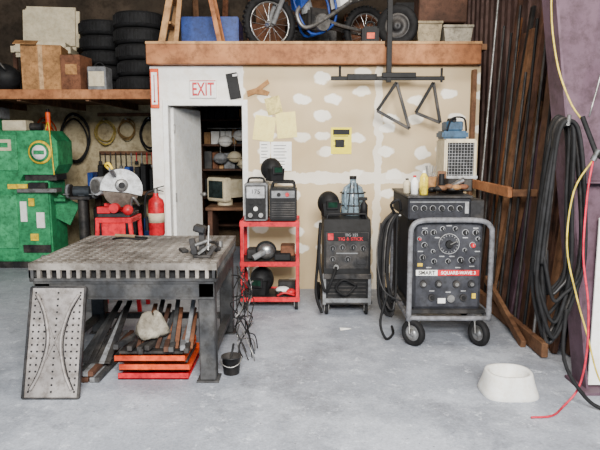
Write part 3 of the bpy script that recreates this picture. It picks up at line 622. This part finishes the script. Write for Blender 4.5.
# =================== LARGE TIG WELDER ===================
b=B('tig_welder'); xa,xb,ya,yb=.90,1.44,4.62,5.40
FP=M('panel_charcoal',(.020,.021,.027),.6,var=.3,spec=.2)
FC=M('panel_face',(.022,.023,.030),.55,spec=.25,col2=(.045,.047,.056))
CG=M('cart_tube_grey',(.15,.152,.168),.5,scale=9)
b.bb(xa,xb,ya,yb,.28,1.0,FP,.012)
b.bb(xa-.05,xb-.10,ya+.0,yb,1.0,1.17,FP,.01); b.bb(xa-.06,xb-.09,ya-.01,yb+.01,1.17,1.19,DK,.004); b.bb(xb-.12,xb+.02,ya+.05,yb,1.0,1.15,DK,.006)
b.bb(xa+.02,xb-.02,ya-.008,ya,.30,.98,FC,.002)
b.bb(xa+.02,xa+.19,ya-.014,ya-.006,.555,.60,WHITE,.001); b.text('SMART',(xa+.105,ya-.016,.577),.043,BLK,off=.001)
b.bb(xa+.19,xb-.02,ya-.014,ya-.006,.555,.60,RED,.001); b.text('SQUARE-WAVE 3',(xa+.355,ya-.016,.577),.036,WHITE,off=.0006)
def knob(x,z,r=.02,m=BLK,rm=LGREY):
    b.torus((x,ya-.01,z),r+.006,.002,rm,(0,1,0)); b.cyl((x,ya-.035,z),(x,ya-.006,z),r,m); b.box((x,ya-.037,z+.004),(.003,.004,r*1.3),LGREY,bev=0)
for x,z,r,m in((.98,.90,.016,BLK),(1.05,.90,.016,BLK),(1.30,.90,.018,BLK),(1.38,.90,.016,BLK),(.98,.80,.016,BLK),(1.36,.80,.017,RED),(.97,.70,.016,BLK),(1.06,.67,.014,BLK),(1.27,.68,.018,BLK),(1.36,.68,.018,BLK),(1.12,.93,.012,BLK),(1.22,.93,.012,BLK),(1.17,.67,.014,BLK),(.94,.85,.010,RED),(1.40,.85,.010,BLK),(1.05,.75,.010,BLK),(1.30,.76,.010,BLK)): knob(x,z,r,m)
b.torus((1.175,ya-.01,.81),.08,.003,LGREY,(0,1,0)); b.cyl((1.175,ya-.04,.81),(1.175,ya-.008,.81),.03,BLK); b.beam((1.175,ya-.045,.81),(1.235,ya-.045,.84),.012,.01,STEEL)
for i in range(16):
    a_=R(-60+i*20); b.box((1.175+.066*math.sin(a_),ya-.011,.81+.066*math.cos(a_)),(.004,.003,.010),LGREY,(0,a_,0),0)
for x,z in((1.17,.955),(1.12,.71),(1.2,.71),(1.40,.75),(.95,.75),(1.08,.86),(1.3,.86),(1.02,.62),(1.25,.62),(1.36,.63),(.98,.935),(1.38,.935),(1.05,.43),(1.30,.43),(1.18,.42)): b.bb(x-.020,x+.020,ya-.012,ya-.006,z-.004,z+.004,LGREY,0)
b.bb(.93,.97,ya-.012,ya-.006,.63,.655,YEL,0); b.bb(1.10,1.16,ya-.012,ya-.006,.33,.37,WHITE,0); b.bb(1.37,1.40,ya-.012,ya-.006,.37,.41,YEL,0)
for x,z in((.98,.49),(1.10,.49),(1.24,.49),(1.36,.49),(1.05,.38),(1.30,.38)):
    b.cyl((x,ya-.03,z),(x,ya-.006,z),.028,DK); b.cyl((x,ya-.045,z),(x,ya-.03,z),.015,STEEL if z>.4 else BLK)
b.cyl((1.20,ya-.03,.37),(1.20,ya-.006,.37),.03,STEEL)
for i in range(6): b.cyl((.90+i*.07,ya-.03,1.09),(.90+i*.07,ya,1.09),.016,BLK); b.torus((.90+i*.07,ya-.004,1.09),.022,.002,LGREY,(0,1,0))
b.bb(1.29,1.32,ya-.01,ya,1.05,1.14,LGREY,.002); b.bb(.86,1.32,ya-.004,ya,1.135,1.145,GREY,0)
xr=1.495
b.tube([(.862,4.56,.20),(.862,4.56,.55),(.862,4.56,.86),(.875,4.56,.955),(.95,4.56,1.0),(1.18,4.56,1.005),(1.40,4.56,1.0),(xr-.015,4.56,.955),(xr,4.56,.86),(xr,4.56,.55),(xr,4.56,.20)],.021,CG,12)
for x in(.862,xr):
    b.cyl((x,4.56,.22),(x,5.45,.22),.02,CG); b.cyl((x,5.45,.2),(x,5.45,.9),.02,CG)
b.cyl((.862,4.56,.22),(xr,4.56,.22),.02,CG); b.cyl((.862,5.45,.22),(xr,5.45,.22),.02,CG); b.cyl((.862,5.0,.22),(xr,5.0,.22),.02,CG)
b.bb(.88,1.48,4.6,5.42,.245,.28,DK,.004)
for x in(.90,1.42):
    b.cyl((x,4.58,.2),(x,4.58,.245),.03,STEEL); 
    for dx in(-.035,.035): b.beam((x+dx,4.58,.21),(x+dx,4.55,.10),.006,.045,STEEL,0)
    b.bb(x-.045,x+.045,4.55,4.61,.195,.21,STEEL,0); wheel(b,(x,4.55,.105),.105,.05,(1,.9 if x<1 else .5,0),hm=SILVER)
for x in(.82,1.53): wheel(b,(x,5.40,.13),.13,.05,(1,0,0))
b.cyl((.8,5.4,.13),(1.55,5.4,.13),.012,STEEL)
b.done()
b=B('welding_cables')
for i in range(13):
    ox=random.uniform(-.07,.03); oy=random.uniform(-.06,.1); dz=random.uniform(-.08,.10)
    b.tube([(.80+ox*.4,4.9+oy,1.02),(.73+ox,4.85+oy,.9),(.70+ox,4.8+oy,.6),(.72+ox,4.8+oy,.33+dz),(.78+ox*.3,4.82+oy,.25+dz),(.80,4.88+oy,.5),(.80,4.9+oy,.85),(.80+ox*.4,4.9+oy,1.02)],.010,random.choice([RUB,RUB,DK]),7)
b.tube([(.80,4.9,1.0),(.74,4.8,1.1),(.80,4.78,1.14),(.83,4.85,1.05)],.012,RUB)
b.tube([(.74,4.8,.4),(.66,4.72,.15),(.70,4.66,.02),(.78,4.8,.015),(.80,5.0,.015)],.011,RUB)
b.tube([(.66,4.8,.95),(.62,4.7,.7),(.66,4.6,.45),(.80,4.6,.35)],.006,DK)
b.cyl((.78,4.9,1.0),(.84,4.9,1.0),.012,STEEL)
b.done()
zt2=1.192
b=B('torch_cooler'); b.bb(1.20,1.45,4.98,5.35,zt2,1.30,DK,.01); b.bb(1.21,1.48,5.0,5.32,1.30,1.63,CREAM,.012); b.bb(1.235,1.455,4.992,5.0,1.325,1.6,BLK,.002)
for i in range(11): b.bb(1.235,1.455,4.988,4.992,1.335+i*.025,1.337+i*.025,LGREY,0)
for i in range(9): b.bb(1.245+i*.025,1.247+i*.025,4.987,4.99,1.325,1.6,LGREY,0)
b.bb(1.20,1.49,4.985,5.0,1.30,1.325,LGREY,.003); b.done()
b=B('blue_tool_case'); BG=M('blue_grey_plastic',(.025,.07,.13),.5)
b.bb(1.20,1.42,5.05,5.3,1.632,1.70,BG,.015); b.bb(1.24,1.38,5.08,5.27,1.70,1.78,BG,.01); b.cyl((1.30,5.07,1.79),(1.30,5.25,1.79),.02,BLK); b.tube([(1.24,5.06,1.7),(1.27,5.03,1.80),(1.37,5.03,1.80),(1.40,5.06,1.7)],.008,BLK); b.done()
def bottle(name,x,y,z,r,h,m,cm):
    b=B(name); b.lathe([(0,0),(r,0),(r,h*.7),(r*.5,h*.85),(r*.35,h*.88),(r*.35,h*.93),(0,h*.93)],(x,y,z),m,n=18); b.cyl((x,y,z+h*.9),(x,y,z+h),r*.42,cm); b.done()
bottle('squeeze_bottle',.985,4.72,zt2,.034,.19,M('yellow_bottle',(.80,.62,.05),.35),WHITE); bottle('squeeze_bottle',.915,4.74,zt2,.03,.15,WHITE,RED); bottle('squeeze_bottle',.873,4.84,zt2,.032,.12,CREAM,BLK)
b=B('coffee_can'); b.lathe([(0,0),(.05,0),(.05,.13),(.047,.13),(.047,.01),(0,.01)],(1.08,4.92,zt2),CARD); 
for i in range(6): b.cyl((1.08,4.92,zt2+.02),(1.08+random.uniform(-.05,.05),4.92+random.uniform(-.04,.04),zt2+.22),.003,STEEL,n=6)
b.done()
b=B('glove_pile')
for i in range(9): b.sph((1.07+i*.028,4.72+random.uniform(-.03,.06),zt2+.03+random.random()*.04),.035,random.choice([CARD,DK,WOODM,CREAM,BLK,CARDD,DK]),(1.2,1,.6),jit=.1,n=12,k=8)
b.box((1.25,4.85,zt2+.06),(.14,.12,.11),DK,(0,R(5),R(12))); b.box((1.17,4.90,zt2+.09),(.07,.08,.17),WOODM,(0,0,R(-12))); b.cyl((1.2,4.76,zt2+.05),(1.3,4.70,zt2+.12),.02,SILVER); b.cyl((1.14,4.78,zt2+.02),(1.14,4.78,zt2+.16),.022,BLK)
b.done()

# =================== RIGHT SIDE ===================
b=B('lumber_stack'); y=6.30
pal=[WOODD,WOODM,WOODD,MAROON,DK,WOODL,WOODM,M('grey_board',(.11,.10,.09),.8),WOOD,WOODD,BLK]
random.seed(11)
while y>4.35:
    w=random.uniform(.04,.14); h=random.uniform(1.9,3.6) ; xb=random.uniform(1.86,2.0); th=random.uniform(.025,.05)
    if y<5.3: xb+=.04
    ang=math.atan2(2.27-th-xb,h*1.0); 
    c=((xb+xb+h*math.sin(ang))/2,y-w/2,h/2*math.cos(ang)+.01)
    b.box(c,(th,w,h),random.choice(pal),(0,ang,0),.002); y-=w*random.uniform(.7,1.1)
b.bb(1.79,1.83,5.1,6.32,1.13,1.22,WOOD,.004); b.bb(1.79,1.83,6.28,6.36,0,2.35,WOODM,.003)
b.bb(1.80,1.85,4.25,6.3,.01,.12,WOODM,.004); b.bb(1.83,2.28,5.08,5.13,1.14,1.2,WOODM); 
b.beam((1.76,4.5,.02),(1.8,5.6,.30),.04,.07,WOODM)
for i in range(9):
    yy=6.2-i*.21; b.cyl((1.84,yy,.01),(2.0,yy+.03,2.2+random.random()*.9),.013,random.choice([DK,STEEL,BLK,MAROON]),n=8)
b.done()
b=B('hanging_hose')
random.seed(5)
b.cyl((1.56,3.62,1.70),(1.68,3.70,1.70),.015,STEEL); b.cyl((1.56,3.66,1.70),(1.56,3.50,1.71),.012,STEEL); b.cyl((1.56,3.50,1.71),(1.56,3.49,1.76),.012,STEEL)
for i in range(12):
    wl=random.uniform(.04,.13); wr_=random.uniform(.02,.12); zb=random.uniform(.34,.75); yy=3.5+i*.013; c=1.56
    b.tube([(c,yy,1.725+i*.003),(c+.04+wr_*.3,yy,1.66),(c+wr_+.03,yy,1.3),(c+wr_+.05,yy,.85),(c+.03,yy,zb+.02),(c-.03,yy,zb),(c-wl,yy,zb+.25),(c-wl-.01,yy,.9),(c-wl*.8,yy,1.35),(c-.05,yy,1.65)],.0115,random.choice([RUB,RUB,BLK,DK]),8,True,6)
b.tube([(1.62,3.5,.6),(1.60,3.45,.3),(1.72,3.4,.08),(1.85,3.35,.015),(2.1,3.2,.015)],.012,RUB)
b.done()
b=B('air_hose')
HR=M('red_hose',(.50,.02,.05),.5); HY=M('yellow_hose',(.50,.38,.05),.5)
b.tube([(1.70,3.46,1.50),(1.66,3.42,1.30),(1.66,3.42,.95),(1.70,3.4,.65),(1.72,3.42,.35),(1.70,3.45,.12),(1.6,3.42,.012),(1.48,3.3,.010),(1.35,3.28,.010)],.0065,HR,8)
b.tube([(1.70,3.46,1.50),(1.60,3.46,1.32),(1.57,3.44,1.0),(1.64,3.43,.7),(1.72,3.42,.45),(1.80,3.42,.2),(1.92,3.42,.03),(2.05,3.4,.010)],.0055,HY,8)
b.tube([(1.50,3.62,3.3),(1.46,3.6,2.5),(1.50,3.58,2.1),(1.58,3.55,1.85),(1.64,3.5,1.73)],.0055,HY,8)
b.tube([(1.86,3.6,3.3),(1.80,3.55,2.3),(1.68,3.5,1.75)],.005,STEEL,8)
b.cyl((1.70,3.46,1.50),(1.72,3.44,1.56),.018,SILVER); b.box((1.735,3.42,1.52),(.05,.06,.03),BLK,(0,R(30),0)); b.cyl((1.64,3.5,1.75),(1.71,3.45,1.54),.014,RUB)
b.done()

b=B('pet_bowl'); cx,cy=1.345,3.66
def sup(rad,z,p=3.2,n=40):
    o=[]
    for i in range(n):
        t=2*math.pi*i/n; c_,s_=math.cos(t),math.sin(t); k=(abs(c_)**p+abs(s_)**p)**(-1/p); o.append((cx+rad*k*c_,cy+rad*k*s_*.9,z))
    return o
prof=[(.175,0,3.4),(.178,.008,3.4),(.172,.03,3.2),(.155,.09,2.8),(.146,.135,2.6),(.142,.145,2.5),(.128,.146,2.4),(.118,.13,2.2),(.10,.05,2),(.07,.03,2),(.001,.028,2)]
vs=[];n=40
for q in prof: vs+=sup(q[0],q[1],q[2])
fs=[[j*n+i,j*n+(i+1)%n,(j+1)*n+(i+1)%n,(j+1)*n+i] for j in range(len(prof)-1) for i in range(n)]
b.add(vs,fs,M('bowl_white',(.62,.62,.60),.5,var=.04,dirt=.9),True); b.done()
b=B('paper_scrap'); b.T=Matrix.Translation((.39,4.95,.004))@Matrix.Rotation(.3,4,'Z'); b.add([(-.05,-.02,0),(.05,-.025,.006),(.055,.02,0),(-.04,.03,.01),(0,0,.012)],[[0,1,4],[1,2,4],[2,3,4],[3,0,4]],WHITE); b.done()

# =================== CAMERA / LIGHT ===================
cam=bpy.data.cameras.new('camera'); cam.lens=35.6; cam.sensor_width=36; co=bpy.data.objects.new('camera',cam); bpy.context.scene.collection.objects.link(co)
co.location=(0,0,1.6); co.rotation_euler=(R(90-7.9),0,0); bpy.context.scene.camera=co
w=bpy.data.worlds.new('World'); bpy.context.scene.world=w; w.use_nodes=True
bg=w.node_tree.nodes['Background']; bg.inputs[0].default_value=(.60,.79,1,1); bg.inputs[1].default_value=1.3
def area(name,loc,rot,sx,sy,e,col):
    l=bpy.data.lights.new(name,'AREA'); l.shape='RECTANGLE'; l.size=sx; l.size_y=sy; l.energy=e; l.color=col
    o=bpy.data.objects.new(name,l); o.location=loc; o.rotation_euler=rot; bpy.context.scene.collection.objects.link(o)
area('daylight_door',(.4,-1.3,3.4),(R(68.5),0,0),2.6,1.5,1320,(1,.965,.90))
area('warm_fill',(.3,4.4,4.6),(R(14),0,0),2.5,.6,110,(1,.90,.76))  # unseen warm fill light added under the ceiling, no fixture there
